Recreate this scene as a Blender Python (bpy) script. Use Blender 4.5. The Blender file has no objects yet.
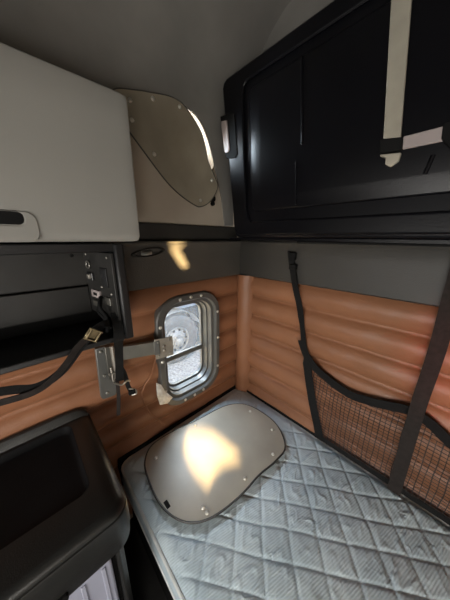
import bpy, bmesh, math, random
from mathutils import Vector, noise
from mathutils.geometry import tessellate_polygon
random.seed(4)
C = bpy.context.scene.collection
S = bpy.context.scene
PI = math.pi

# ---------------- camera ----------------
cam_data = bpy.data.cameras.new('camera'); cam = bpy.data.objects.new('camera', cam_data); C.objects.link(cam)
yaw, pitch, roll = -0.8141, -0.274, 0.006
fw = Vector((math.cos(pitch)*math.sin(yaw), math.cos(pitch)*math.cos(yaw), math.sin(pitch)))
rt = Vector((math.cos(yaw), -math.sin(yaw), 0)); up = rt.cross(fw)
r2 = rt*math.cos(roll) + up*math.sin(roll); u2 = -rt*math.sin(roll) + up*math.cos(roll)
from mathutils import Matrix
M3 = Matrix((r2, u2, -fw)).transposed()
cam.matrix_world = Matrix.Translation((1.1291, -1.2127, 1.8039)) @ M3.to_4x4()
cam_data.sensor_fit = 'VERTICAL'; cam_data.sensor_height = 24; cam_data.lens = 24*218.8/600
cam_data.clip_start = 0.02
S.camera = cam

# ---------------- world, sun, daylight ----------------
w = bpy.data.worlds.new('sky'); S.world = w; w.use_nodes = True
nt = w.node_tree; bg = nt.nodes['Background']
sky = nt.nodes.new('ShaderNodeTexSky'); sky.sky_type = 'NISHITA'
sky.sun_disc = False; sky.sun_elevation = math.radians(35); sky.sun_rotation = math.radians(130); sky.air_density = 1.0; sky.dust_density = 3
nt.links.new(sky.outputs[0], bg.inputs[0]); bg.inputs[1].default_value = 0.45

SUN_DIR = Vector((1.1, -1, .35)).normalized()
sd = bpy.data.lights.new('sun', 'SUN'); sun = bpy.data.objects.new('sun', sd); C.objects.link(sun)
sun.rotation_euler = SUN_DIR.to_track_quat('Z', 'Y').to_euler()
sd.energy = 48; sd.angle = math.radians(.8); sd.color = (1, .70, .33)

def area(name, loc, target, sx, sy, power, color):
    d = bpy.data.lights.new(name, 'AREA'); o = bpy.data.objects.new(name, d); C.objects.link(o)
    d.shape = 'RECTANGLE'; d.size = sx; d.size_y = sy; d.energy = power; d.color = color
    o.location = loc; o.rotation_euler = (Vector(loc)-Vector(target)).to_track_quat('Z', 'Y').to_euler()
    return o
area('windshield_daylight', (1.15, -2.78, 1.22), (0.9, -0.2, 0.5), 1.7, .55, 30, (1, .97, .92))
area('passenger_window_daylight', (2.2, -1.75, 1.05), (0.3, -0.6, 0.5), .7, .4, 9, (1, .97, .92))
area('porthole_daylight', (-.10, -.36, 2.36), (.5, -.33, 2.2),   .26, .26, 7, (.85, .93, 1))
area('side_window_skylight', (-.42, -.42, 1.85), (.55, -.55, .6),  .6, .5, 33, (.84, .92, 1))
def spot(name, loc, target, power, color, ang):
    d = bpy.data.lights.new(name, 'SPOT'); o = bpy.data.objects.new(name, d); C.objects.link(o)
    d.energy = power; d.color = color; d.spot_size = math.radians(ang); d.spot_blend = 1; d.shadow_soft_size = .04
    o.location = loc; o.rotation_euler = (Vector(loc)-Vector(target)).to_track_quat('Z', 'Y').to_euler()
spot('added_red_spot', (1.25, -1.75, 1.6), (1.32, 0, 1.33), 26, (1, .05, .04), 25)  # assumed unseen source, added for the red glow on the rear wall

S.view_settings.view_transform = 'Standard'; S.view_settings.look = 'None'
S.view_settings.gamma = 1; S.view_settings.use_curve_mapping = False
S.view_settings.exposure = 0.68

# ---------------- materials ----------------
def mat(name, col, rough=.5, metal=0, var=.12, vs=6, bump=.0, bs=80, spec=.5, detail=4, sheen=0):
    m = bpy.data.materials.new(name); m.use_nodes = True; n = m.node_tree.nodes; l = m.node_tree.links
    b = n['Principled BSDF']; b.inputs['Roughness'].default_value = rough; b.inputs['Metallic'].default_value = metal
    b.inputs['Specular IOR Level'].default_value = spec
    if sheen: b.inputs['Sheen Weight'].default_value = sheen
    tc = n.new('ShaderNodeTexCoord'); nz = n.new('ShaderNodeTexNoise'); nz.inputs['Scale'].default_value = vs; nz.inputs['Detail'].default_value = detail
    l.new(tc.outputs['Object'], nz.inputs['Vector'])
    rp = n.new('ShaderNodeValToRGB'); l.new(nz.outputs[0], rp.inputs[0])
    rp.color_ramp.elements[0].position = .3; rp.color_ramp.elements[1].position = .7
    rp.color_ramp.elements[0].color = (*[c*(1-var) for c in col], 1); rp.color_ramp.elements[1].color = (*[min(1, c*(1+var)) for c in col], 1)
    l.new(rp.outputs[0], b.inputs['Base Color'])
    if bump:
        n2 = n.new('ShaderNodeTexNoise'); n2.inputs['Scale'].default_value = bs; n2.inputs['Detail'].default_value = 3
        l.new(tc.outputs['Object'], n2.inputs['Vector'])
        bp = n.new('ShaderNodeBump'); bp.inputs['Strength'].default_value = bump; bp.inputs['Distance'].default_value = .01
        l.new(n2.outputs[0], bp.inputs['Height']); l.new(bp.outputs[0], b.inputs['Normal'])
    return m
M = {}
M['orange'] = mat('tan_leather', (.275, .122, .062), .42, var=.13, vs=3, bump=.15, bs=140, spec=.4)
M['head2'] = mat('grey_headliner_fabric', (.23, .22, .203), .9, var=.16, vs=2.6, bump=.12, bs=300, spec=.15)
M['head'] = mat('headliner', (.50, .43, .345), .85, var=.10, vs=2.2, bump=.12, bs=300, spec=.2)
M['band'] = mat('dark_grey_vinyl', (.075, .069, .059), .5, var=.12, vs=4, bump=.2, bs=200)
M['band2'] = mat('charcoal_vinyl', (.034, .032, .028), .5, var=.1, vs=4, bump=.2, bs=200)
M['black'] = mat('black_plastic', (.012, .012, .013), .38, var=.25, vs=5, bump=.12, bs=250)
M['bunk'] = mat('black_moulded_plastic', (.004, .004, .0055), .33, var=.2, vs=3, bump=.04, bs=120, spec=.24)
M['blackm'] = mat('matt_black', (.008, .008, .008), .8, var=.3, vs=6, spec=.15)
M['panel'] = mat('dusty_black_laminate', (.020, .019, .0175), .5, spec=.4, var=.35, vs=9, detail=8)
M['dash'] = mat('black_dresser_plastic', (.020, .020, .019), .32, var=.2, vs=3, bump=.12, bs=300)
M['dashi'] = mat('glossy_tray_plastic', (.006, .006, .0065), .5, var=.3, vs=5, spec=.08)
M['cab'] = mat('cream_cabinet', (.31, .302, .275), .45, var=.05, vs=2, bump=.03, bs=200)
M['plate'] = mat('beige_cover', (.37, .33, .265), .40, var=.10, vs=5, bump=.03, bs=60, spec=.45)
M['plate2'] = mat('taupe_cover', (.33, .29, .22), .34, var=.12, vs=7, bump=.03, bs=60, spec=.5)
M['tan'] = mat('tan_fibreboard', (.42, .33, .24), .7, var=.2, vs=12)
M['frame'] = mat('grey_window_frame', (.12, .12, .112), .42, metal=.3, var=.12, vs=8, bump=.1, bs=200)
M['steel'] = mat('worn_steel', (.38, .36, .32), .38, metal=.85, var=.2, vs=15)
M['dsteel'] = mat('dark_bracket_steel', (.13, .125, .11), .4, metal=.6, var=.25, vs=12)
M['platesteel'] = mat('pale_bracket_steel', (.30, .275, .23), .45, metal=.3, var=.2, vs=15)
M['screwm'] = mat('bright_screw', (.7, .68, .62), .3, metal=.6, var=.1)
M['armsteel'] = mat('grey_green_arm_steel', (.19, .185, .16), .4, metal=.4, var=.15, vs=10)
M['netc'] = mat('brown_black_net_cord', (.035, .022, .018), .8, var=.3, vs=30)
M['brass'] = mat('dull_brass_buckle', (.30, .24, .14), .4, metal=.85, var=.2, vs=30)
M['web'] = mat('black_webbing', (.010, .010, .010), .8, spec=.2, var=.2, vs=60, bump=.5, bs=500)
M['web2'] = mat('charcoal_webbing', (.026, .021, .019), .8, spec=.2, var=.2, vs=60, bump=.4, bs=500)
M['rail'] = mat('beige_painted_rail', (.40, .37, .30), .5, var=.18, vs=7, detail=8)
M['rail2'] = mat('pale_grey_rail', (.36, .31, .30), .5, var=.1, vs=10)
M['foil'] = mat('silver_tape', (.85, .83, .78), .4, metal=.1, var=.2, vs=40, bump=.7, bs=60)
M['pip'] = mat('pale_piping', (.55, .57, .56), .5, var=.1, vs=20)
M['border'] = mat('pale_blue_border_fabric', (.40, .48, .53), .6, var=.08, vs=20, bump=.3, bs=300)
M['drawer'] = mat('pale_lavender_drawer', (.34, .35, .43), .45, var=.08, vs=6)
M['floor'] = mat('dark_floor_mat', (.03, .03, .03), .8, var=.3, vs=8)
M['rubber'] = mat('tyre_rubber', (.09, .095, .10), .8, var=.2, vs=8)
M['hub'] = mat('silver_wheel', (.30, .30, .29), .45, metal=.4, var=.2, vs=8)
M['gravel'] = mat('pale_gravel', (.45, .43, .39), .9, var=.5, vs=22, detail=10, bump=1, bs=40)
M['truck'] = mat('white_truck_paint', (.6, .62, .64), .4, var=.06, vs=2)
M['red'] = mat('red_button', (.4, .02, .02), .4)
M['pane'] = bpy.data.materials.new('dusty_glass'); M['pane'].use_nodes = True
def _glass(m):
    n = m.node_tree.nodes; l = m.node_tree.links; n.clear()
    o = n.new('ShaderNodeOutputMaterial'); t = n.new('ShaderNodeBsdfTransparent'); g = n.new('ShaderNodeBsdfGlossy'); d = n.new('ShaderNodeBsdfTranslucent')
    t.inputs[0].default_value = (.93, .96, .98, 1); g.inputs['Roughness'].default_value = .05; d.inputs[0].default_value = (.9, .93, .95, 1)
    a = n.new('ShaderNodeMixShader'); b = n.new('ShaderNodeMixShader'); a.inputs[0].default_value = .06; b.inputs[0].default_value = .10
    nz = n.new('ShaderNodeTexNoise'); nz.inputs['Scale'].default_value = 30; nz.inputs['Detail'].default_value = 8
    mr = n.new('ShaderNodeMapRange'); mr.inputs[1].default_value = .35; mr.inputs[2].default_value = .75; mr.inputs[3].default_value = .005; mr.inputs[4].default_value = .06
    l.new(nz.outputs[0], mr.inputs[0]); l.new(mr.outputs[0], b.inputs[0])
    l.new(t.outputs[0], a.inputs[1]); l.new(g.outputs[0], a.inputs[2]); l.new(a.outputs[0], b.inputs[1]); l.new(d.outputs[0], b.inputs[2]); l.new(b.outputs[0], o.inputs[0])
_glass(M['pane'])

def quilt_mat():
    m = bpy.data.materials.new('quilted_grey_blue_fabric'); m.use_nodes = True; n = m.node_tree.nodes; l = m.node_tree.links
    b = n['Principled BSDF']; b.inputs['Roughness'].default_value = .42; b.inputs['Specular IOR Level'].default_value = .55
    tc = n.new('ShaderNodeTexCoord')
    nz = n.new('ShaderNodeTexNoise'); nz.inputs['Scale'].default_value = 5; nz.inputs['Detail'].default_value = 5; l.new(tc.outputs['Object'], nz.inputs['Vector'])
    rp = n.new('ShaderNodeValToRGB'); rp.color_ramp.elements[0].position = .3; rp.color_ramp.elements[1].position = .7
    rp.color_ramp.elements[0].color = (.49, .595, .65, 1); rp.color_ramp.elements[1].color = (.63, .725, .765, 1)
    l.new(nz.outputs[0], rp.inputs[0])
    mp = n.new('ShaderNodeMapping'); mp.inputs['Rotation'].default_value = (0, 0, math.radians(15)); l.new(tc.outputs['Object'], mp.inputs[0])
    wv = n.new('ShaderNodeTexWave'); wv.wave_type = 'BANDS'; wv.bands_direction = 'X'; wv.inputs['Scale'].default_value = 38; wv.inputs['Distortion'].default_value = 1.2; wv.inputs['Detail'].default_value = 2
    l.new(mp.outputs[0], wv.inputs[0])
    mx = n.new('ShaderNodeMix'); mx.data_type = 'RGBA'; mx.blend_type = 'MULTIPLY'; mx.inputs[0].default_value = .10
    l.new(rp.outputs[0], mx.inputs[6]); l.new(wv.outputs['Color'], mx.inputs[7]); l.new(mx.outputs[2], b.inputs['Base Color'])
    bp = n.new('ShaderNodeBump'); bp.inputs['Strength'].default_value = .25; bp.inputs['Distance'].default_value = .002
    l.new(wv.outputs['Fac'], bp.inputs['Height'])
    prev = bp
    for sc_, (mxs, mys), st_, ds_, thr in ((1, (13, 4.5), .42, .007, .06), (2, (22, 9), .22, .005, .06)):   # ridged creases in the cloth
        m2 = n.new('ShaderNodeMapping'); m2.inputs['Rotation'].default_value = (0, 0, math.radians(22*sc_)); m2.inputs['Scale'].default_value = (mxs, mys, 4); l.new(tc.outputs['Object'], m2.inputs[0])
        nn = n.new('ShaderNodeTexNoise'); nn.inputs['Scale'].default_value = 1; nn.inputs['Detail'].default_value = 2.5; nn.inputs['Distortion'].default_value = .5; l.new(m2.outputs[0], nn.inputs['Vector'])
        s1 = n.new('ShaderNodeMath'); s1.operation = 'SUBTRACT'; s1.inputs[1].default_value = .5; l.new(nn.outputs[0], s1.inputs[0])
        s2 = n.new('ShaderNodeMath'); s2.operation = 'ABSOLUTE'; l.new(s1.outputs[0], s2.inputs[0])
        s3 = n.new('ShaderNodeMapRange'); s3.interpolation_type = 'SMOOTHSTEP'; s3.inputs[1].default_value = 0; s3.inputs[2].default_value = thr; s3.inputs[3].default_value = 1; s3.inputs[4].default_value = 0; l.new(s2.outputs[0], s3.inputs[0])
        n4 = n.new('ShaderNodeTexNoise'); n4.inputs['Scale'].default_value = 7; l.new(tc.outputs['Object'], n4.inputs['Vector'])
        s5 = n.new('ShaderNodeMapRange'); s5.inputs[1].default_value = .45; s5.inputs[2].default_value = .62; l.new(n4.outputs[0], s5.inputs[0])
        s6 = n.new('ShaderNodeMath'); s6.operation = 'MULTIPLY'; l.new(s3.outputs[0], s6.inputs[0]); l.new(s5.outputs[0], s6.inputs[1])
        b2 = n.new('ShaderNodeBump'); b2.inputs['Strength'].default_value = st_; b2.inputs['Distance'].default_value = ds_
        l.new(s6.outputs[0], b2.inputs['Height']); l.new(prev.outputs[0], b2.inputs['Normal']); prev = b2
    l.new(prev.outputs[0], b.inputs['Normal'])
    return m
M['quilt'] = quilt_mat()

# ---------------- helpers ----------------
def obj(name, bm, m, parent=None, smooth=True, bevel=0, seg=2, angle=40):
    me = bpy.data.meshes.new(name)
    bmesh.ops.recalc_face_normals(bm, faces=bm.faces[:])
    if smooth:
        for f in bm.faces: f.smooth = True
        for e in bm.edges:
            if len(e.link_faces) == 2 and e.calc_face_angle(0) > math.radians(angle): e.smooth = False
    bm.to_mesh(me); bm.free()
    o = bpy.data.objects.new(name, me); C.objects.link(o)
    me.materials.append(m if not isinstance(m, str) else M[m])
    if parent: o.parent = parent
    if bevel:
        md = o.modifiers.new('bevel', 'BEVEL'); md.width = bevel; md.segments = seg; md.limit_method = 'ANGLE'; md.angle_limit = math.radians(35)
    return o
def thing(name, label, cat, loc=(0, 0, 0), group=None):
    o = bpy.data.objects.new(name, None); C.objects.link(o); o.location = loc; o.empty_display_size = .05
    return tag(o, label, cat, group)
def tag(o, label, cat, group=None):
    o['label'] = label; o['category'] = cat
    if group: o['group'] = group
    return o
def under(root):      # parts are modelled in world coordinates, then hung on the root
    bpy.context.view_layer.update()
    for ch in root.children:
        ch.matrix_parent_inverse = Matrix.Translation(root.location).inverted()
    return root
def struct(o): o['kind'] = 'structure'; return o
def box(bm, x0, x1, y0, y1, z0, z1, mtx=None):
    vs = [bm.verts.new((x, y, z)) for x in (x0, x1) for y in (y0, y1) for z in (z0, z1)]
    for f in ((0, 1, 3, 2), (4, 6, 7, 5), (0, 4, 5, 1), (2, 3, 7, 6), (0, 2, 6, 4), (1, 5, 7, 3)): bm.faces.new([vs[i] for i in f])
    if mtx: bmesh.ops.transform(bm, matrix=mtx, verts=vs)
    return vs
def box_bm(bm, *a):
    box(bm, *a); return bm
def B(*a, mtx=None):
    bm = bmesh.new(); box(bm, *a, mtx=mtx); return bm
def cr(pts, n=6, closed=False):      # smooth curve through points
    P = [Vector(p) for p in pts]; N = len(P); out = []
    rng = range(N) if closed else range(N-1)
    for i in rng:
        g = (lambda k: P[k % N]) if closed else (lambda k: P[max(0, min(N-1, k))])
        a, b, c, d = g(i-1), g(i), g(i+1), g(i+2)
        for j in range(n):
            t = j/n
            out.append(.5*((2*b)+(c-a)*t+(2*a-5*b+4*c-d)*t*t+(3*b-a-3*c+d)*t**3))
    if not closed: out.append(P[-1])
    return out
def rrect(c0, c1, wd, h, r, n=6):
    out = []
    for sx, sy, a0 in ((1, 1, 0), (-1, 1, 90), (-1, -1, 180), (1, -1, 270)):
        for k in range(n+1):
            a = math.radians(a0+90*k/n); out.append(Vector((c0+sx*(wd/2-r)+r*math.cos(a), c1+sy*(h/2-r)+r*math.sin(a))))
    return out
def to3(axis, val):
    if axis == 0: return lambda a, b, d=0: Vector((val+d, a, b))
    if axis == 1: return lambda a, b, d=0: Vector((a, val+d, b))
    return lambda a, b, d=0: Vector((a, b, val+d))
def prism(bm, pts, axis, v0, v1, holes=()):
    f0, f1 = to3(axis, v0), to3(axis, v1)
    edges = []; loops = [pts]+list(holes); vl = []
    for lp in loops:
        vs = [bm.verts.new(f0(p[0], p[1])) for p in lp]; vl.append(vs)
        edges += [bm.edges.new((vs[i], vs[(i+1) % len(vs)])) for i in range(len(vs))]
    if holes:
        r = bmesh.ops.triangle_fill(bm, edges=edges, use_beauty=True); fs = [g for g in r['geom'] if isinstance(g, bmesh.types.BMFace)]
    else: fs = [bm.faces.new(vl[0])]
    if abs(v1-v0) > 1e-6:
        e = bmesh.ops.extrude_face_region(bm, geom=fs)
        nv = [g for g in e['geom'] if isinstance(g, bmesh.types.BMVert)]
        for v in nv: v.co[axis] += v1-v0
    return bm
def PR(pts, axis, v0, v1, holes=()): return prism(bmesh.new(), pts, axis, v0, v1, holes)
def loft(bm, rings, closed=True, cap=True):
    prev = None; R = []
    for r in rings: R.append([bm.verts.new(p) for p in r])
    n = len(R[0])
    for a, b in zip(R, R[1:]):
        for i in range(n if closed else n-1):
            bm.faces.new((a[i], a[(i+1) % n], b[(i+1) % n], b[i]))
    if cap and closed: bm.faces.new(R[0][::-1]); bm.faces.new(R[-1])
    return bm
def tube(bm, pts, r, n=8):
    P = [Vector(p) for p in pts]; rings = []; ref = None
    for i, p in enumerate(P):
        t = (P[min(i+1, len(P)-1)]-P[max(i-1, 0)]).normalized()
        if ref is None: ref = t.orthogonal().normalized()
        ref = (ref-t*ref.dot(t)).normalized(); bi = t.cross(ref)
        rings.append([p+ref*(r*math.cos(2*PI*k/n))+bi*(r*math.sin(2*PI*k/n)) for k in range(n)])
    return loft(bm, rings)
def ribbon(bm, pts, width, thick, nrm):   # nrm: direction facing away from the flat side
    P = [Vector(p) for p in pts]; rings = []
    for i, p in enumerate(P):
        t = (P[min(i+1, len(P)-1)]-P[max(i-1, 0)]).normalized()
        nn = nrm(p) if callable(nrm) else Vector(nrm)
        wd = width[min(i, len(width)-1)] if isinstance(width, (list, tuple)) else width
        s = t.cross(nn).normalized(); q = s.cross(t).normalized()
        rings.append([p+s*wd/2+q*thick/2, p-s*wd/2+q*thick/2, p-s*wd/2-q*thick/2, p+s*wd/2-q*thick/2])
    return loft(bm, rings)
def screw_bm(p, nrm, r=.008, h=.005):
    nrm = Vector(nrm).normalized(); a = nrm.orthogonal().normalized(); b = nrm.cross(a); p = Vector(p); bm = bmesh.new()
    rings = [[p+nrm*hh+(a*math.cos(2*PI*k/12)+b*math.sin(2*PI*k/12))*rr for k in range(12)] for hh, rr in ((-.002, r), (h*.4, r), (h*.8, r*.75), (h, r*.4), (h*.7, r*.3))]
    return loft(bm, rings)
def disc(bm, c, axis, r, v0, v1, n=32, r1=None):
    f0, f1 = to3(axis, v0), to3(axis, v1); r1 = r if r1 is None else r1
    return loft(bm, [[f0(c[0]+r*math.cos(2*PI*k/n), c[1]+r*math.sin(2*PI*k/n)) for k in range(n)], [f1(c[0]+r1*math.cos(2*PI*k/n), c[1]+r1*math.sin(2*PI*k/n)) for k in range(n)]])
def inside(p, poly):
    x, y = p; c = False; n = len(poly)
    for i in range(n):
        a, b = poly[i], poly[i-1]
        if (a[1] > y) != (b[1] > y) and x < (b[0]-a[0])*(y-a[1])/(b[1]-a[1])+a[0]: c = not c
    return c

# ---------------- room shell ----------------
XR, YF, ZC = 2.25, -2.85, 2.95
WIN = rrect(-.477, 1.105, .40, .64, .10, 8)           # opening in the side wall (y, z)
UHOLE = [(-.49, 2.42), (-.43, 2.44), (-.375, 2.425), (-.325, 2.375), (-.285, 2.30), (-.262, 2.215), (-.33, 2.20), (-.42, 2.32)]
UH = [Vector(p) for p in cr(UHOLE, 4, True)]
UHi = UH
struct(obj('floor', B(-.05, XR, YF, .02, -.04, 0), 'floor'))
struct(obj('ceiling', B(-.05, XR, YF, .02, ZC, ZC+.04), 'head2'))
# side wall: flat sheet with the two openings, then a curve over into the ceiling
bm = PR([(YF, 1.56), (.02, 1.56), (.02, 2.48), (YF, 2.48)], 0, -.06, 0, [UH])
prism(bm, [(YF, 0), (.02, 0), (.02, 1.56), (YF, 1.56)], 0, -.07, -.03, [WIN])
struct(obj('wall_left', bm, 'head')); bm = bmesh.new()
N = 14; prof = [(.0074, 2.462), (.0074, 2.482)] + [(.0074+.45*(1-math.cos(PI/2*k/N)), 2.482+.48*math.sin(PI/2*k/N)) for k in range(1, N+1)]
rows = [[Vector((x, y, z)) for x, z in prof] for y in (YF, -2, -1.2, -.8, -.4, -.2, .0)]
loft(bm, rows, closed=False)
rows = [[Vector((x-.05, y, z+.03)) for x, z in prof] for y in (YF, 0.02)]
loft(bm, rows, closed=False)
struct(obj('trim_9', bm, 'head2', angle=50))
# rear wall with rounded corner to the side wall
struct(obj('wall_back', box_bm(B(-.06, XR, 0, .06, 1.56, ZC), -.06, XR, .03, .06, 0, 1.56), 'head2')); bm = bmesh.new()
rows = [[Vector((.12*(1-math.sin(a)), -.12*(1-math.cos(a)), z)) for a in [PI/2*k/8 for k in range(9)]] for z in (1.8, 2.4, ZC)]
loft(bm, rows, closed=False)
struct(obj('trim_7', bm, 'head'))
# front wall and right wall close the cab; the right one has two added holes shaped to cast the sun patches
struct(obj('wall_front', B(-.05, XR, YF-.04, YF, -.04, ZC+.04), 'head'))
def through(P, z0):   # where the sun ray through a point of the place crosses the right wall
    p = Vector(P); t = (XR-p.x)/SUN_DIR.x; q = p+SUN_DIR*t; return Vector((q.y, q.z))
SUNP = [(.179, -.686), (.134, -.628), (.173, -.529), (.243, -.477), (.346, -.466), (.509, -.446), (.449, -.563), (.461, -.647), (.492, -.714), (.416, -.725), (.327, -.727)]
H1 = [through((x, y, .62), 0) for x, y in [(.335+(a-.335)*.86, -.59+(b+.59)*.86) for a, b in SUNP]]
H2 = [through((.04, y, z), 0) for y, z in ((-.582, 1.779), (-.492, 1.778), (-.534, 1.74), (-.485, 1.647), (-.52, 1.633), (-.585, 1.731))]
struct(obj('wall_right', PR([(YF, 0), (.02, 0), (.02, ZC), (YF, ZC)], 0, XR, XR+.002, [H1, H2]), 'head'))

struct(obj('trim_8', B(.36, 1.9, YF+.02, -2.32, 1.72, 2.5), 'cab', bevel=.03))   # unseen shelf added to block windshield light from the cab top
struct(obj('trim_10', PR([Vector(p) for p in ((-.50, 2.458), (-.43, 2.455), (-.362, 2.440), (-.310, 2.387), (-.268, 2.306), (-.243, 2.215), (-.19, 2.05), (-.16, 1.885), (-.003, 1.885), (-.003, 2.484), (-2.8, 2.484), (-2.8, 2.24), (-.90, 2.24), (-.80, 2.385), (-.766, 2.405), (-.63, 2.438))], 0, .0, .007), 'head2', bevel=.003))
# orange padded wall panels
def pad(t):            # pillow profile of one pleat
    return .046*abs(math.sin(PI*t))**.5-.026
PER = .148
def padz(z, a, sd):
    zz = z + .006*noise.noise(Vector((a*2.2, z*1.5, sd)))
    t = (1.552-zz)/PER
    wr = .0035*noise.noise(Vector((a*9, z*14, sd+5))) + .002*noise.noise(Vector((a*30, z*8, sd+9)))
    return pad(t)+wr
def padded(axis, a0, a1, sd, name, hole=None):
    bm = bmesh.new(); na = int((a1-a0)/.02); nz = 130
    z0, z1 = 1.552-PER*10, 1.552; V = {}
    for i in range(na+1):
        for j in range(nz+1):
            a = a0+(a1-a0)*i/na; z = z0+(z1-z0)*j/nz; d = .005+padz(z, a, sd)
            V[i, j] = bm.verts.new((d, a, z) if axis == 0 else (a, -d, z))
    for i in range(na):
        for j in range(nz):
            a = a0+(a1-a0)*(i+.5)/na; z = z0+(z1-z0)*(j+.5)/nz
            if hole and inside((a, z), hole): continue
            bm.faces.new((V[i, j], V[i+1, j], V[i+1, j+1], V[i, j+1]))
    return struct(obj(name, bm, 'orange', angle=180))
padded(0, -2.8, -.005, 1, 'trim_1', rrect(-.477, 1.105, .43, .67, .12, 8))
padded(1, .12, XR, 7, 'trim_2')
# upright padded post in the corner
rows = []
for j in range(60):
    z = .4+1.152*j/59; k = .9+.1*abs(math.sin(PI*(1.552-z)/PER))**.4
    rows.append([Vector((.005+.145*u+.004*noise.noise(Vector((u, z*6, 2))), -.01-.058*k*math.sin(PI*u)**.6, z)) for u in [i/12 for i in range(13)]])
struct(obj('trim_3', loft(bmesh.new(), rows, closed=False), 'orange', angle=180))
# dark vinyl band above the padding, with a ledge on top
def band(axis, a0, a1, name, m):
    prof = [(.0, 1.545), (.036, 1.549), (.044, 1.556), (.046, 1.60), (.05, 1.70), (.058, 1.765), (.066, 1.772), (.07, 1.779), (.066, 1.787), (.03, 1.79), (0, 1.79)]
    n = 40; rows = []
    for i in range(n+1):
        a = a0+(a1-a0)*i/n
        rows.append([Vector((d+.003*noise.noise(Vector((a*3, z*5, 4))), a, z) if axis == 0 else (a, -d-.003*noise.noise(Vector((a*3, z*5, 4))), z)) for d, z in prof])
    return struct(obj(name, loft(bmesh.new(), rows), m, angle=45))
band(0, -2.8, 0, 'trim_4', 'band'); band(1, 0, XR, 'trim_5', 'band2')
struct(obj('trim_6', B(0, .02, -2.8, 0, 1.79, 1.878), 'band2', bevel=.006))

# ---------------- side window ----------------
wf = bpy.data.objects.new('window_1', None); C.objects.link(wf); wf.location = (0, -.477, 1.1); wf['kind'] = 'structure'
bm = bmesh.new(); c0, c1 = -.477, 1.105
secs = [(.000, .475, .745, .155), (.040, .475, .745, .155), (.048, .462, .732, .148), (.048, .408, .675, .128), (.040, .395, .662, .118), (.028, .388, .655, .115), (.024, .352, .62, .10), (-.012, .342, .61, .095), (-.014, .325, .592, .088), (-.05, .315, .58, .082), (-.052, .290, .552, .07), (-.075, .288, .55, .07)]
rings = [[Vector((x, p[0], p[1])) for p in rrect(c0, c1, a, b, r, 8)] for x, a, b, r in secs]
rings[1:1] = []
loft(bm, rings, cap=False)
obj('window_frame', bm, 'frame', wf, angle=30)
bm = bmesh.new(); prism(bm, rrect(c0, c1, .295, .557, .072, 8), 0, -.062, -.058); obj('pane', bm, 'pane', wf)
# lower edge rail of the sliding pane
obj('divider', B(-.066, -.046, c0-.147, c0+.147, 1.022, 1.056), 'frame', wf, bevel=.003)
for k in range(2):
    for p in (rrect(c0, c1, .43, .70, .138, 1)[i] for i in ((0, 1, 2, 3) if k == 0 else (4, 5, 6, 7))):
        obj('screw', screw_bm((.047, p[0], p[1]), (1, 0, 0), .010, .007), 'screwm', wf)
for p in ((c0-.218, 1.10), (c0+.218, 1.12), (c0, 1.458), (c0, .752)):
    obj('screw', screw_bm((.047, *p), (1, 0, 0), .010, .007), 'screwm', wf)
under(wf)
# silver tape on the lower left corner of the frame
bm = bmesh.new(); pts = [(-.745, .985), (-.715, .955), (-.695, .90), (-.645, .825), (-.68, .80), (-.735, .825), (-.75, .90)]
c = Vector((.056, -.71, .89)); vs = [bm.verts.new((.05+random.uniform(-.003, .008), *p)) for p in pts]; cv = bm.verts.new(c+Vector((.008, 0, 0)))
for i in range(len(vs)): bm.faces.new((vs[i], vs[(i+1) % len(vs)], cv))
bmesh.ops.subdivide_edges(bm, edges=bm.edges[:], cuts=3, use_grid_fill=True)
for v in bm.verts: v.co.x += .004*noise.noise(v.co*50)
e = bmesh.ops.extrude_face_region(bm, geom=bm.faces[:])
for g in e['geom']:
    if isinstance(g, bmesh.types.BMVert): g.co.x -= .003
tag(obj('tape_patch', bm, 'foil', smooth=False), 'crumpled silver tape stuck on the lower left corner of the side window frame', 'tape')

# porthole behind the upper cover
wu = bpy.data.objects.new('window_2', None); C.objects.link(wu); wu.location = (-.03, -.36, 2.35); wu['kind'] = 'structure'
cen = Vector((-.36, 2.35))
def scl(p, s): q = cen+(Vector(p[:2])-cen)*s; return q
rings = [[Vector((x, *scl(p, s))) for p in UH] for x, s in ((-.07, .66), (-.045, .66), (-.040, .74), (-.01, .93), (.004, 1.0), (.012, 1.03), (.006, 1.10), (.0, 1.12))]
obj('window_frame', loft(bmesh.new(), rings, cap=False), 'tan', wu)
obj('pane', PR([scl(p, .72) for p in UH], 0, -.058, -.054), 'pane', wu)
under(wu)

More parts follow.
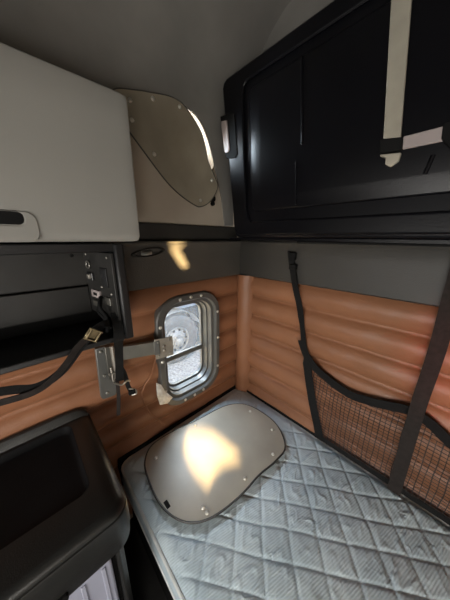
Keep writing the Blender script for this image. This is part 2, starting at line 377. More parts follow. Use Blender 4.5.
# ---------------- upper beige cover on the side wall ----------------
t = thing('porthole_cover', 'taupe curved cover panel with rivets on the upper side wall beside the white cabinet', 'cover panel', (.03, -.5, 2.2))
UPL = [(-.80, 2.385), (-.702, 2.42), (-.633, 2.435), (-.547, 2.451), (-.482, 2.447), (-.43, 2.412), (-.382, 2.362), (-.343, 2.295), (-.310, 2.215), (-.262, 2.155), (-.24, 2.104), (-.288, 2.026), (-.358, 1.986), (-.415, 1.991), (-.537, 2.054), (-.657, 2.161), (-.80, 2.31)]
out = cr(UPL, 5, True)
def grid_fill(out, step, fz, thick, axis):
    """sheet cut to an outline, with a height function, given thickness"""
    bm = bmesh.new(); vs = [bm.verts.new((p[0], p[1], 0)) for p in out]
    es = [bm.edges.new((vs[i], vs[(i+1) % len(vs)])) for i in range(len(vs))]
    bmesh.ops.triangle_fill(bm, edges=es, use_beauty=True)
    a0 = min(p[0] for p in out); a1 = max(p[0] for p in out); b0 = min(p[1] for p in out); b1 = max(p[1] for p in out)
    for ax, lo, hi in ((0, a0, a1), (1, b0, b1)):
        k = lo+step
        while k < hi-1e-4:
            co = Vector((0, 0, 0)); no = Vector((0, 0, 0)); co[ax] = k; no[ax] = 1
            bmesh.ops.bisect_plane(bm, geom=bm.verts[:]+bm.edges[:]+bm.faces[:], plane_co=co, plane_no=no); k += step
    e = bmesh.ops.extrude_face_region(bm, geom=bm.faces[:]); top = {g for g in e['geom'] if isinstance(g, bmesh.types.BMVert)}
    for v in bm.verts:
        a, b = v.co.x, v.co.y; h = fz(a, b)+(thick if v in top else 0)
        v.co = Vector((h, a, b)) if axis == 0 else Vector((a, b, h))
    return bm
def upz(a, b): return .016+.05*max(0, min(1, (a+.62)/.25))*max(0, min(1, (b-2.15)/.2))*max(0, min(1, (2.46-b)/.12))**.5*.55+.01*math.sin(a*9)*math.sin(b*8)
obj('cover', grid_fill(out, .03, upz, .005, 0), 'plate2', t, angle=30)
eo = [Vector((upz(q[0], q[1])+.003, q[0], q[1])) for q in cr(UPL, 5, True)]; eo.append(eo[0]); obj('edge_seal', tube(bmesh.new(), eo, .0035, 6), 'band', t)
for p in [(-.734, 2.372), (-.628, 2.414), (-.734, 2.299), (-.637, 2.193), (-.492, 2.425), (-.368, 2.017), (-.285, 2.135)]:
    obj('rivet', screw_bm((upz(*p)+.004, *p), (1, 0, 0), .010, .008), 'screwm', t)
under(t)
tag(obj('wall_plug', disc(disc(bmesh.new(), (-.262, 2.04), 0, .022, -.0, .012, 20, .019), (-.262, 2.012), 0, .014, 0, .014, 16, .012), 'blackm'),
    'small black plug in the headliner beside the lower tip of the upper cover', 'plug')

# ---------------- folded upper bunk ----------------
t = thing('upper_bunk', 'black moulded upper bunk folded up against the rear wall', 'bunk', (1.1, -.1, 1.82))
FY = -.22
V2 = lambda L: [Vector(p) for p in L]
outl = V2(((.175, 1.812), (2.2, 1.80), (2.2, 2.64), (.078, 2.64), (.050, 2.632), (.036, 2.61), (.036, 2.57), (.150, 1.835), (.158, 1.818)))
obj('shell', PR(outl, 1, -.012, FY+.012), 'bunk', t, bevel=.012, seg=3)
o2 = V2(((.185, 1.825), (2.17, 1.815), (2.17, 2.625), (.085, 2.625), (.060, 2.615), (.05, 2.59), (.16, 1.85)))
i2 = V2(((.285, 1.895), (2.09, 1.885), (2.09, 2.56), (.225, 2.56), (.205, 2.545), (.200, 2.51), (.248, 1.97), (.262, 1.915)))
obj('rim', PR(o2, 1, FY+.014, FY-.004, [i2]), 'bunk', t, bevel=.012, seg=3)
i3 = V2(((.325, 1.945), (2.03, 1.935), (2.03, 2.52), (.262, 2.52), (.245, 2.50), (.247, 2.47), (.290, 1.97), (.305, 1.95)))
i4 = V2(((.375, 2.0), (1.97, 1.99), (1.97, 2.45), (.335, 2.45), (.325, 2.43), (.325, 2.41), (.350, 2.03), (.365, 2.01)))
obj('centre_panel', loft(bmesh.new(), [[Vector((p.x, y, p.y)) for p in L] for L, y in ((i3, FY+.014), (i3, FY-.001), (i4, FY-.020))]), 'bunk', t, bevel=.008, seg=3, angle=60)
for x0, z0, x1, z1, rr in ((.571, 2.19, .535, 2.50, .006), (.565, 1.955, .548, 2.13, .004), (1.0, 2.0, 1.01, 2.05, .006)):
    obj('rib', tube(bmesh.new(), [(x0, FY-.020, z0), (x1, FY-.020, z1)], rr), 'bunk', t)
obj('lower_lip', PR(V2(((.07, 1.797), (2.2, 1.775), (2.2, 1.80), (.16, 1.812), (.08, 1.81))), 1, -.075, -.185), 'bunk', t, bevel=.004)
obj('edge_seam', tube(bmesh.new(), [(.56, -.187, 1.790), (2.1, -.187, 1.778)], .004), 'blackm', t)
# latch on the left edge
l = obj('latch', PR(V2(((.052, 2.438), (.098, 2.43), (.122, 2.285), (.112, 2.272), (.082, 2.275), (.05, 2.42))), 1, FY-.016, FY-.008), 'rail2', t, bevel=.004); l['label'] = 'pale grey latch plate'
obj('latch_surround', PR(V2(((.040, 2.465), (.125, 2.455), (.150, 2.44), (.176, 2.25), (.16, 2.235), (.10, 2.245), (.085, 2.26))), 1, FY-.009, FY+.01), 'blackm', l)
under(t)
bpy.context.view_layer.update()
l.children[0].matrix_parent_inverse = Matrix.Identity(4)

# rail and strap hanging on the bunk
t = thing('bunk_rail', 'pale beige flat upright rail fixed to the black folded bunk', 'rail', (.87, -.245, 2.1))
obj('upright', PR(V2(((.812, 2.66), (.864, 2.66), (.922, 2.115), (.874, 2.124))), 1, -.246, -.258), 'rail', t, bevel=.003)
obj('clamp', PR(V2(((.866, 2.124), (.928, 2.114), (.932, 2.078), (.872, 2.082))), 1, -.2415, -.263), 'blackm', t, bevel=.003)
obj('hook', PR(V2(((.872, 2.080), (.931, 2.072), (.928, 2.048), (.908, 2.036), (.892, 2.046), (.890, 2.066), (.873, 2.074))), 1, -.2415, -.256), 'rail', t, bevel=.003)
x = obj('cross_bar', PR(V2(((.928, 2.117), (1.022, 2.117), (1.030, 2.078), (.932, 2.080))), 1, -.246, -.256), 'rail2', t, bevel=.003); x['label'] = 'greyish cross bar'
obj('end_bracket', PR(V2(((1.018, 2.122), (1.085, 2.13), (1.09, 2.045), (1.05, 2.05), (1.022, 2.082))), 1, -.2415, -.262), 'blackm', t, bevel=.003)
under(t)

# ---------------- white overhead cabinet ----------------
t = thing('overhead_cabinet', 'off-white overhead cabinet with a dark finger slot on the side wall', 'cabinet', (.17, -1.4, 1.8))
prof = [Vector(p) for p in [(.0, 1.792), (.325, 1.792)] + [(.325+.026*math.sin(a), 1.818-.026*math.cos(a)) for a in (.4, .8, 1.2, 1.57)] + [(.350, 2.00), (.350, 2.13), (.350, 2.195), (.345, 2.213), (.33, 2.222), (.0, 2.235)]]
YE = -.884; ys = [-2.7, YE-.03, YE-.018, YE-.008, YE-.002, YE]; ins = [0, 0, .0, .001, .002, .005]
bm = bmesh.new(); rings = []
for y, q in zip(ys, ins):
    rings.append([Vector((max(.004, x-(q if x > .01 else 0)), y, z+(q if z < 1.8 else (-q if z > 2.2 else 0)))) for x, z in prof])
loft(bm, rings); obj('body', bm, 'cab', t, angle=35)
hs = obj('finger_slot', PR(rrect(-1.36, 1.851, .36, .034, .013, 5), 0, .338, .3525), 'blackm', t, bevel=.002); hs['label'] = 'black finger slot'
bm = bmesh.new(); rings = []
for x, g in ((.34, .012), (.356, .006), (.360, -.004), (.358, -.018)):
    rings.append([Vector((x, p[0], p[1])) for p in rrect(-1.37, 1.825, .43+g*2, .075+g, .03, 6)])
pl = [Vector(p) for p in rrect(-1.37, 1.829, .43, .074, .024, 6)]; ph = [Vector(p) for p in rrect(-1.36, 1.848, .365, .034, .015, 6)]
obj('pull_surround', PR(pl, 0, .345, .354, [ph]), 'cab', t, bevel=.004)
under(t)

# ---------------- black open cubby below it ----------------
t = thing('wall_cubby', 'black open cubby hung on the side wall below the white cabinet', 'shelf unit', (.15, -1.4, 1.43))
bm = bmesh.new()
prism(bm, [(.02, -.96), (.30, -.96), (.305, -.955), (.305, -.932), (.298, -.926), (.02, -.926)], 2, 1.425, 1.782)
obj('end_panel', bm, 'black', t, bevel=.004)
obj('shelf_board', B(.02, .30, -2.7, -.955, 1.425, 1.447), 'black', t, bevel=.004)
obj('top_board', B(.02, .29, -2.7, -.955, 1.757, 1.785), 'black', t, bevel=.003)
obj('back_board', B(.02, .05, -2.7, -.955, 1.44, 1.76), 'blackm', t)
u = obj('upper_door', B(.05, .066, -2.65, -1.005, 1.612, 1.752), 'panel', t, bevel=.003)
obj('lower_door', B(.05, .066, -2.65, -1.01, 1.492, 1.606), 'panel', t, bevel=.003)
obj('screw', screw_bm((.066, -1.05, 1.735), (1, 0, 0), .007, .004), 'blackm', t)
# electrics panel standing at an angle in the corner
ep = obj('socket_panel', PR([Vector(p) for p in ((.065, -1.01), (.075, -1.01), (.292, -.972), (.292, -.962), (.065, -.962))], 2, 1.50, 1.752), 'panel', t, bevel=.002)
dirp = Vector((.217, .038, 0)).normalized(); npn = Vector((.038, -.217, 0)).normalized()
def onp(s, z, d=0): return Vector((.075, -1.01, z))+dirp*s+npn*d
def pbox(s, z, ws, hz, d):
    bm = bmesh.new(); rings = []
    for dd, g in ((0, 0), (d*.8, 0), (d, .002)):
        rings.append([onp(s-ws/2+g, z-hz/2+g, dd), onp(s+ws/2-g, z-hz/2+g, dd), onp(s+ws/2-g, z+hz/2-g, dd), onp(s-ws/2+g, z+hz/2-g, dd)])
    return loft(bm, rings)
bm = bmesh.new(); tube(bm, [onp(.035, 1.70)+(dirp*math.cos(a)+Vector((0, 0, 1))*math.sin(a))*.014+npn*.004 for a in [2*PI*k/16 for k in range(17)]], .003); obj('dial_ring', bm, 'steel', t)
obj('rocker_switch', pbox(.045, 1.655, .05, .03, .01), 'black', t)
obj('rocker_switch', pbox(.045, 1.655, .02, .018, .016), 'steel', t)
s = obj('power_outlet', pbox(.07, 1.585, .07, .03, .008), 'rail2', t); s['label'] = 'pale socket plate'
obj('outlet_slot', pbox(.07, 1.585, .03, .012, .010), 'blackm', t)
obj('power_outlet', pbox(.065, 1.545, .05, .025, .010), 'dsteel', t)
obj('vent_grille', pbox(.155, 1.66, .05, .07, .006), 'black', t)
obj('vent_grille', pbox(.165, 1.57, .04, .03, .008), 'dsteel', t)
for s_, z_ in ((.02, 1.74), (.19, 1.735), (.19, 1.60), (.12, 1.62)):
    obj('screw', screw_bm(onp(s_, z_, 0), npn, .005, .003), 'steel', t)
obj('wiring', tube(tube(bmesh.new(), cr([onp(.10, 1.55, .01), onp(.13, 1.53, .03), onp(.15, 1.50, .02), onp(.19, 1.47, .02)], 5), .006), cr([onp(.12, 1.58, .01), onp(.16, 1.55, .035), onp(.17, 1.51, .02), onp(.18, 1.455, .03)], 5), .008), 'blackm', t)
under(t)

# lamp recess in the dark band
t = thing('reading_lamp', 'small dark oval reading lamp bezel in the grey band under the white cabinet', 'lamp', (.05, -.72, 1.73))
bm = bmesh.new(); rings = []
for x, s in ((.048, 1.0), (.062, .96), (.064, .85), (.05, .72)):
    rings.append([Vector((x+.004, -.725+.088*s*math.cos(a), 1.735+.022*s*math.sin(a)+.12*.088*s*math.cos(a))) for a in [2*PI*k/24 for k in range(24)]])
obj('bezel', loft(bm, rings), 'band2', t)
obj('lens', tube(bmesh.new(), [(.056, -.765, 1.733), (.060, -.74, 1.73), (.060, -.715, 1.735)], .012), 'steel', t)
under(t)

# ---------------- swing arm bracket ----------------
t = thing('swing_arm_bracket', 'grey steel swing arm bracket bolted to the orange side wall left of the window', 'bracket', (.03, -.98, 1.05))
obj('wall_plate', PR([Vector(p) for p in ((-1.02, 1.30), (-.95, 1.30), (-.952, 1.03), (-.965, 1.015), (-1.02, 1.02), (-1.03, 1.035))], 0, .02, .042), 'frame', t, bevel=.004)
obj('pivot_channel', PR([Vector(p) for p in ((-.985, 1.305), (-.93, 1.30), (-.935, 1.12), (-.985, 1.125))], 0, .042, .062, ), 'dsteel', t, bevel=.003)
obj('pivot_pin', tube(bmesh.new(), [(.068, -.955, 1.12), (.068, -.955, 1.305)], .010), 'steel', t)
def slab(a, b, h0, h1, th):   # upright bar from a to b (x,y), z tops and bottoms at both ends
    a = Vector(a); b = Vector(b); d = (b-a).normalized(); n = Vector((-d.y, d.x))*th/2; bm = bmesh.new()
    loft(bm, [[Vector((*(p+n), h[0])), Vector((*(p-n), h[0])), Vector((*(p-n), h[1])), Vector((*(p+n), h[1]))] for p, h in ((a, h0), (b, h1))]); return bm
obj('arm', slab((.066, -.935), (.105, -.745), (1.220, 1.293), (1.203, 1.276), .024), 'armsteel', t, bevel=.003)
obj('arm_cap', slab((.100, -.765), (.107, -.735), (1.200, 1.280), (1.200, 1.280), .030), 'frame', t, bevel=.003)
obj('mounting_plate', slab((.112, -.762), (.120, -.660), (1.174, 1.29), (1.166, 1.282), .006), 'platesteel', t, bevel=.0015)
for y, z in ((-.745, 1.27), (-.68, 1.265), (-.745, 1.19), (-.68, 1.185), (-.712, 1.237), (-.712, 1.212)):
    obj('bolt', screw_bm((.119+(y+.71)*.08, y, z), (1, -.08, 0), .0065 if z not in (1.237, 1.212) else .009, .005), 'steel', t)
for z in (1.28, 1.15, 1.05):
    obj('bolt', screw_bm((.042, -1.0, z), (1, 0, 0), .008, .006), 'steel', t)
obj('latch_loop', tube(tube(bmesh.new(), [(.075, -.975, 1.20), (.085, -.975, 1.13), (.085, -.955, 1.12), (.075, -.95, 1.19)], .005), [(.08, -.99, 1.17), (.09, -.94, 1.165)], .005), 'steel', t)
under(t)
tag(obj('thin_cable', tube(bmesh.new(), cr([(.10, -.757, 1.175), (.06, -.778, 1.053), (.045, -.817, .99), (.045, -.831, .928), (.048, -.80, .80), (.05, -.738, .697), (.055, -.715, .66)], 6), .004), 'orange'),
    'thin brown cable hanging from the bracket arm beside the side window', 'cable')

# ---------------- straps at the cubby ----------------
X = lambda p, x: Vector((x, *p))
t = thing('ratchet_strap', 'long black strap with brass buckle looping out over the front of the black cubby', 'strap', (.32, -1.1, 1.45))
p1 = [X(p, .318) for p in [(-1.0, 1.50), (-1.032, 1.512), (-1.067, 1.494), (-1.114, 1.447), (-1.172, 1.387), (-1.237, 1.362), (-1.313, 1.386), (-1.5, 1.42)]]
p1[0].x = .28; p1 = [Vector((.22, -.985, 1.50))]+p1
obj('webbing', ribbon(bmesh.new(), cr(p1, 6), .025, .003, lambda p: Vector((1, -.12, .25))), 'web', t)
p2 = [X(p, .325) for p in [(-1.085, 1.482), (-1.12, 1.455), (-1.155, 1.413), (-1.20, 1.372), (-1.25, 1.352), (-1.33, 1.358), (-1.5, 1.38)]]
obj('webbing', ribbon(bmesh.new(), cr(p2, 6), .022, .003, lambda p: Vector((1, .15, -.2))), 'web2', t)
mb = Matrix.Translation((.335, -1.072, 1.492)) @ Matrix.Rotation(math.radians(-38), 4, 'X') @ Matrix.Scale(.72, 4)
bk = obj('buckle', B(-.006, .006, -.028, .028, -.022, .022, mtx=mb), 'brass', t, bevel=.004)
bm = bmesh.new()
for s in (-1, 1): box(bm, .004, .018, -.03, .03, s*.024-.004, s*.024+.004, mtx=mb)
tube(bm, [mb @ Vector((.012, -.02, -.024)), mb @ Vector((.012, -.02, .024))], .005); tube(bm, [mb @ Vector((.014, .022, -.024)), mb @ Vector((.014, .022, .024))], .004)
obj('buckle_frame', bm, 'brass', t, bevel=.001)
under(t)
t = thing('hanging_strap', 'black strap hanging straight down from the cubby in front of the steel bracket', 'strap', (.17, -.96, 1.1))
obj('webbing', ribbon(bmesh.new(), cr([(.27, -.975, 1.53), (.312, -.985, 1.475), (.318, -.99, 1.43), (.24, -.97, 1.39), (.17, -.955, 1.31), (.16, -.965, 1.165)], 6), .034, .003, (1, -.1, 0.05)), 'web', t)
obj('tail', ribbon(bmesh.new(), cr([(.155, -.975, 1.18), (.15, -.977, 1.09), (.15, -.99, .98)], 6), .016, .003, (1, -.2, 0)), 'web2', t)
obj('side_tail', ribbon(bmesh.new(), cr([(.15, -.955, 1.235), (.155, -.94, 1.19), (.15, -.929, 1.11), (.15, -.912, 1.065)], 6), .02, .003, (1, -.2, 0)), 'web', t)
obj('hook', tube(bmesh.new(), cr([(.17, -.995, 1.175), (.18, -.965, 1.155), (.18, -.94, 1.165), (.17, -.925, 1.15)], 5), .004), 'steel', t)
obj('ring', tube(bmesh.new(), cr([(.155, -.93, 1.10), (.165, -.905, 1.09), (.165, -.90, 1.065), (.155, -.92, 1.06)], 5), .004), 'steel', t)
obj('clasp', B(.155, .170, -.935, -.905, 1.07, 1.095), 'blackm', t, bevel=.003)
under(t)

# ---------------- mattress ----------------
ZT = .6
bm_ = B(.01, 2.2, -.965, -.03, 0, .455); tag(obj('bed_base', bm_, 'blackm', bevel=.01), 'black bed box carrying the quilted mattress', 'bed base')
struct(obj('trim_11', B(.0, .045, -1.0, -.0, .40, .597), 'blackm', bevel=.006)); struct(obj('trim_12', B(.045, 2.2, -.027, -.0, .40, .606), 'blackm', bevel=.004))
t = thing('mattress', 'thin quilted grey-blue mattress with pale piping along the rear wall', 'mattress', (1.1, -.5, .455))
U = Vector((.093, .069)); Vv = Vector((.068, -.079)); P0 = Vector((.858, -.571)); det = U.x*Vv.y-U.y*Vv.x
MX0, MX1, MY0, MY1, MR = .055, 2.18, -1.0, -.034, .055
def quilt(x, y):
    d = Vector((x, y))-P0
    d += Vector((noise.noise(Vector((x*5, y*5, 1))), noise.noise(Vector((x*5, y*5, 8)))))*.008
    a = (d.x*Vv.y-d.y*Vv.x)/det; b = (U.x*d.y-U.y*d.x)/det
    sa, sb = abs(math.sin(PI*a)), abs(math.sin(PI*b))
    ss = lambda q: (lambda k: k*k*(3-2*k))(min(1, q/.20))
    h = .0048*ss(sa)*ss(sb)+.0025*math.sqrt(sa*sb)
    # creases inside the cells, running diagonally
    wr = noise.noise(Vector((x*22+y*10, (y-x)*6+3, 3.3)))
    wr2 = noise.noise(Vector(((x-y)*18, (x+y)*30, 6.1)))
    cre = max(0, 1-abs(wr)*8)*.007*(.5+.5*noise.noise(Vector((x*3, y*3, 0))))
    h += (cre+wr2*.0018)*min(sa, sb)**.4
    return h
def edge_d(x, y):
    cx = min(max(x, MX0+MR), MX1-MR); cy = min(max(y, MY0+MR), MY1-MR)
    dx, dy = x-cx, y-cy
    if dx == 0 or dy == 0: return min(x-MX0, MX1-x, y-MY0, MY1-y)
    return MR-math.hypot(dx, dy)
bm = bmesh.new(); st = .006; nx = int((MX1-MX0)/st); ny = int((MY1-MY0)/st); G = {}
def rnd(x, y):   # squeeze the grid's corners onto the rounded outline
    cx = min(max(x, MX0+MR), MX1-MR); cy = min(max(y, MY0+MR), MY1-MR); dx, dy = x-cx, y-cy
    if dx and dy:
        m_ = max(abs(dx), abs(dy)); L = math.hypot(dx, dy); return cx+dx*m_/L, cy+dy*m_/L
    return x, y
for i in range(nx+1):
    for j in range(ny+1):
        x, y = rnd(MX0+(MX1-MX0)*i/nx, MY0+(MY1-MY0)*j/ny)
        e = max(0, edge_d(x, y)); k = min(1, e/.045); sag = .006*noise.noise(Vector((x*1.7, y*1.7, 2)))
        G[i, j] = bm.verts.new((x, y, ZT-.006-.009*(1-k)**2+k*(quilt(x, y)+sag)))
for i in range(nx):
    for j in range(ny): bm.faces.new((G[i, j], G[i+1, j], G[i+1, j+1], G[i, j+1]))
obj('quilted_top', bm, 'quilt', t, angle=180)
def mout(g, z, n=8): return [Vector((p.x, p.y, z)) for p in rrect((MX0+MX1)/2, (MY0+MY1)/2, MX1-MX0+2*g, MY1-MY0+2*g, MR, n)]
def densify(ring, N=260):      # the same outline as N evenly spaced points
    L = [0]; M_ = len(ring)
    for i in range(M_): L.append(L[-1]+(ring[(i+1) % M_]-ring[i]).length)
    o = []; i = 0
    for k in range(N):
        d = L[-1]*k/N
        while L[i+1] < d: i += 1
        o.append(ring[i].lerp(ring[(i+1) % M_], (d-L[i])/max(1e-9, L[i+1]-L[i])))
    return o
rings = []
for g, z in ((-.004, ZT-.018), (.004, ZT-.035), (.008, ZT-.07), (.009, ZT-.10), (.003, ZT-.132), (-.01, ZT-.14)):
    r = densify(mout(g, z)); c = Vector((1.1, -.5, z))
    rings.append([p+(p-c).normalized()*.003*noise.noise(p*12) for p in r])
obj('side_border', loft(bmesh.new(), rings, cap=False), 'border', t)
for g, z in ((.002, ZT-.018), (.002, ZT-.136)):
    r = densify(mout(g, z)); r.append(r[0]); obj('piping', tube(bmesh.new(), r, .0075, 8), 'pip', t)
under(t)

# cover panel lying on the mattress
t = thing('window_cover', 'beige rounded cover panel with rivets lying on the quilted mattress', 'cover panel', (.38, -.55, .61))
PLATE = [(.162, -.899), (.093, -.821), (.097, -.672), (.13, -.531), (.162, -.298), (.24, -.183), (.369, -.145), (.521, -.16), (.64, -.254), (.653, -.372), (.639, -.503), (.637, -.645), (.61, -.787), (.559, -.872), (.48, -.918), (.384, -.934), (.271, -.926)]
def plz(a, b): return ZT+.020+.003*math.sin(a*7+b*3)+.003*math.sin(b*9)
obj('panel', grid_fill(cr(PLATE, 6, True), .035, plz, .005, 2), 'plate', t, angle=30)
edge = [Vector((p.x, p.y, plz(p.x, p.y)+.002)) for p in [Vector((*q[:2], 0)) for q in cr([Vector((*p, 0)) for p in PLATE], 6, True)]]; edge.append(edge[0])
obj('edge_seal', tube(bmesh.new(), edge, .005, 6), 'band2', t)
for p in [(.555, -.80), (.582, -.799), (.603, -.569), (.520, -.215), (.324, -.202), (.622, -.352), (.158, -.556), (.185, -.845)]:
    obj('rivet', screw_bm((p[0], p[1], plz(*p)+.005), (0, 0, 1), .009, .008), 'screwm', t)
obj('clip', B(.41, .45, -.922, -.902, ZT+.012, ZT+.024), 'blackm', t, bevel=.003)
under(t)

# ---------------- cargo net on the rear wall ----------------
t = thing('cargo_net', 'dark cargo net with curved black hem strapped to the orange rear wall', 'net', (.9, -.05, .65))
HEM = [(.570, 1.215), (.581, 1.187), (.614, 1.126), (.669, 1.077), (.761, 1.037), (.869, 1.014), (.96, 1.026), (1.039, 1.047), (1.11, 1.065), (1.18, 1.05), (1.249, 1.009), (1.35, .97), (1.6, .94), (1.9, 1.0), (2.1, 1.1)]
def ny_(x, z): return -.040-.022*max(0, math.sin(PI*min(1, max(0, (z-.6)/.5))))*min(1, max(0, (x-.6)*4))
hem = cr([(a, -.052, b) for a, b in HEM], 6)
hem = [Vector((p.x, ny_(p.x, p.z)-.008, p.z)) for p in hem]
obj('hem', ribbon(bmesh.new(), hem, .045, .004, (0, -1, 0)), 'web', t)
def hemz(x):
    for p, q in zip(hem, hem[1:]):
        if p.x <= x <= q.x: return p.z+(q.z-p.z)*(x-p.x)/max(1e-6, q.x-p.x)
    return None
def leftx(z): return .60+(1.187-z)*.265     # left side of the net leans right as it goes down
bm = bmesh.new(); k = 0
x = .60
while x < 2.12:
    pts = []
    for j in range(19):
        z = .60+j*.035
        xx = x+.006*noise.noise(Vector((x*20, z*9, 1)))
        hz = hemz(xx)
        if hz and z < hz-.01 and xx > leftx(z): pts.append((xx, ny_(xx, z)+.003*noise.noise(Vector((x*8, z*8, 3))), z))
    if len(pts) > 1: ribbon(bm, pts, .004 if k % 2 else .003, .002, (0, -1, 0))
    x += .022; k += 1
for j in range(29):
    z = .605+j*.018; seg = []
    x = .58
    while x < 2.12:
        zz = z+.25*(min((hemz(x) or 1.0), 1.2)-1.03)*((z-.6)/.5)+.003*noise.noise(Vector((x*9, z*30, 5)))
        hz = hemz(x)
        if hz and zz < hz-.01 and x > leftx(zz): seg.append((x, ny_(x, zz)-.001, zz))
        else:
            if len(seg) > 1: ribbon(bm, seg, .003, .0015, (0, -1, 0))
            seg = []
        x += .03
    if len(seg) > 1: ribbon(bm, seg, .003, .0015, (0, -1, 0))
nt_ = obj('netting', bm, 'netc', t, smooth=False); nt_['kind'] = 'stuff'
S1 = [(.455, 1.735), (.459, 1.709), (.501, 1.545), (.542, 1.401), (.59, 1.195), (.62, 1.08), (.679, .855), (.743, .66), (.75, .61)]
st1 = obj('strap', ribbon(bmesh.new(), cr([(a, (-.062 if b > 1.5 else (-.05)), b) for a, b in S1], 5), [.036]*17+[.030]*8+[.05]*30, .004, (0, -1, 0)), 'web', t)
S2 = [(1.135, 1.75), (1.135, 1.682), (1.136, 1.549), (1.138, 1.409), (1.136, 1.281), (1.132, 1.141), (1.132, .97), (1.133, .768), (1.133, .61)]
s2 = obj('strap', ribbon(bmesh.new(), cr([(a, -.074 if b > 1.5 else -.072, b) for a, b in S2], 5), .052, .004, (0, -1, 0)), 'web2', t)
b1 = obj('buckle', B(.462, .505, -.082, -.060, 1.635, 1.665), 'blackm', st1, bevel=.004)
b2 = obj('buckle', B(.460, .495, -.084, -.060, 1.69, 1.73), 'blackm', st1, bevel=.004)
obj('bottom_hem', ribbon(bmesh.new(), [(.72, -.045, .625), (1.2, -.045, .62), (2.12, -.045, .62)], .03, .004, (0, -1, 0)), 'web', t)
under(t)

# ---------------- dresser ----------------
t = thing('bedside_cabinet', 'black rounded plastic cabinet with a sunken top tray at the lower left', 'cabinet', (.3, -1.6, 0))
ZD = 1.0
def dout(g, y1=-1.092, gy=None): # (x,y) outline grown by g
    x0, x1, y0 = .035, .572+g, -2.4; y1 = y1+(g if gy is None else gy); r = .055; o = [Vector((x0, y0)), Vector((x1, y0))]
    for c, a0 in (((x1-r, y1-r), 0),):
        for k in range(9): a = PI/2*k/8; o.append(Vector((c[0]+r*math.cos(a), c[1]+r*math.sin(a))))
    o.append(Vector((x0, y1))); return o
bm = bmesh.new(); rings = []
for g, z in ((-.03, .835), (-.010, .83), (.0, .845), (.004, .90), (.003, .968), (.001, .974), (-.004, .976), (-.001, .979), (-.002, .986), (-.006, .994), (-.014, ZD), (-.028, ZD+.001)):
    rings.append([Vector((p.x, p.y, z)) for p in dout(g, gy=(g*2.2-.0 if z > .98 else g))])
loft(bm, rings, cap=False)
# top with an opening for the tray
tr = [Vector(p) for p in rrect(.262, -1.78, .365, 1.22, .035, 6)]
e = []
for lp in (rings[-1], [Vector((p.x, p.y, ZD+.001)) for p in tr]):
    vs = [bm.verts.new(p) for p in lp]; e += [bm.edges.new((vs[i], vs[(i+1) % len(vs)])) for i in range(len(vs))]
bmesh.ops.triangle_fill(bm, edges=e, use_beauty=True)
bmesh.ops.remove_doubles(bm, verts=bm.verts[:], dist=1e-5)
obj('top', bm, 'dash', t, angle=30)
trc = Vector((.262, -1.78)); rings = []
for s, z in ((0, ZD+.0015), (.004, ZD-.004), (.010, ZD-.022), (.018, ZD-.026)):
    rings.append([Vector((p.x, p.y, z)) for p in rrect(.262, -1.78, .366-2*s, 1.221-2*s, .035, 6)])
bm = loft(bmesh.new(), rings, cap=False); bm.faces.new([bm.verts.new(p) for p in rings[-1]]); bmesh.ops.remove_doubles(bm, verts=bm.verts[:], dist=1e-6)
obj('tray', bm, 'dashi', t, angle=50)
prof = [(.03, .99), (.03, 1.028), (.036, 1.036), (.048, 1.032), (.062, 1.006), (.066, .99)]
rows = [[Vector((x, y, z if z < 1 else 1+(z-1)*q)) for x, z in prof] for y, q in ((-2.4, 1), (-1.2, 1), (-1.14, .9), (-1.11, .55), (-1.098, .1))]
obj('back_lip', loft(bmesh.new(), rows), 'dash', t)
obj('body', PR([Vector(p) for p in ((.05, -2.4), (.50, -2.4), (.53, -1.14), (.48, -1.12), (.05, -1.12))], 2, 0, .835), 'blackm', t)
obj('corner_post', PR([Vector(p) for p in ((.46, -1.15), (.545, -1.15), (.55, -1.14), (.53, -1.122), (.46, -1.118))], 2, 0, .835), 'dash', t, bevel=.004)
dr = obj('drawer', B(.50, .552, -2.2, -1.165, .12, .822), 'drawer', t, bevel=.008); dr['label'] = 'pale lavender translucent front'
bm = bmesh.new()
for k in range(9): box(bm, .550, .556, -1.19-.055*k-.006, -1.19-.055*k+.006, .14, .80)
obj('rib', bm, 'drawer', dr, bevel=.002)
obj('grip', B(.560, .584, -1.62, -1.275, .852, .872), 'blackm', t, bevel=.004)
under(t)
dr.children[0].matrix_parent_inverse = Matrix.Identity(4)

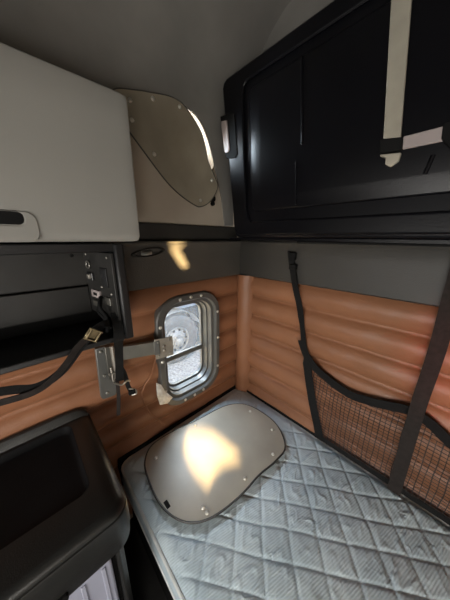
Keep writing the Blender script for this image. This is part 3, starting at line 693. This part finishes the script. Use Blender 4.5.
# ---------------- outside the side window ----------------
GZ = -.92
struct(obj('ground', B(-14, -.35, -9, 12, GZ-.05, GZ), 'gravel'))
t = thing('parked_truck', 'white truck parked outside, seen through the side window', 'truck', (-3.4, 1.5, GZ))
def wheel(yc, root):
    zc, xo = GZ+.56, -2.78
    bm = bmesh.new(); n = 48; pr = [(-.30, .30), (-.30, .50), (-.27, .55), (-.15, .56), (-.03, .55), (0, .52), (.01, .46), (.0, .36), (-.02, .31), (-.02, .29)]
    loft(bm, [[Vector((xo+x, yc+r*math.cos(a), zc+r*math.sin(a))) for x, r in pr] for a in [2*PI*k/n for k in range(n+1)]], closed=False)
    tr_ = obj('tyre', bm, 'rubber', root)
    bm = bmesh.new(); pr = [(-.02, .30), (.0, .29), (-.01, .27), (-.06, .25), (-.02, .20), (.02, .15), (.03, .10), (.10, .09), (.12, .06), (.12, .001)]
    loft(bm, [[Vector((xo+x, yc+r*math.cos(a), zc+r*math.sin(a))) for x, r in pr] for a in [2*PI*k/n for k in range(n+1)]], closed=False)
    rm = obj('wheel_rim', bm, 'hub', tr_)
    for k in range(10):
        a = 2*PI*k/10; obj('wheel_hole', disc(bmesh.new(), (yc+.225*math.cos(a), zc+.225*math.sin(a)), 0, .026, xo-.05, xo-.022, 14), 'blackm', tr_)
        obj('lug_nut', disc(bmesh.new(), (yc+.125*math.cos(a+.3), zc+.125*math.sin(a+.3)), 0, .014, xo+.02, xo+.05, 6), 'steel', tr_)
for yc in (1.06, 2.35): wheel(yc, t)
obj('chassis', B(-3.9, -3.1, -1.5, 6, GZ+.55, GZ+.85), 'blackm', t)
obj('cargo_box', B(-5.2, -2.75, 0, 7.5, GZ+1.32, GZ+3.9), 'truck', t, bevel=.03)
obj('fuel_tank', tube(bmesh.new(), [(-3.1, -1.3, GZ+.62), (-3.1, .2, GZ+.62)], .3, 24), 'hub', t)
mf = bmesh.new(); n = 16
loft(mf, [[Vector((x, 1.06+.66*math.cos(a), GZ+.56+.66*math.sin(a))) for x in (-3.1, -2.76)] for a in [PI*(.12+.76*k/n) for k in range(n+1)]], closed=False)
e = bmesh.ops.solidify(mf, geom=mf.faces[:], thickness=.02)
obj('mudguard', mf, 'truck', t)
under(t)
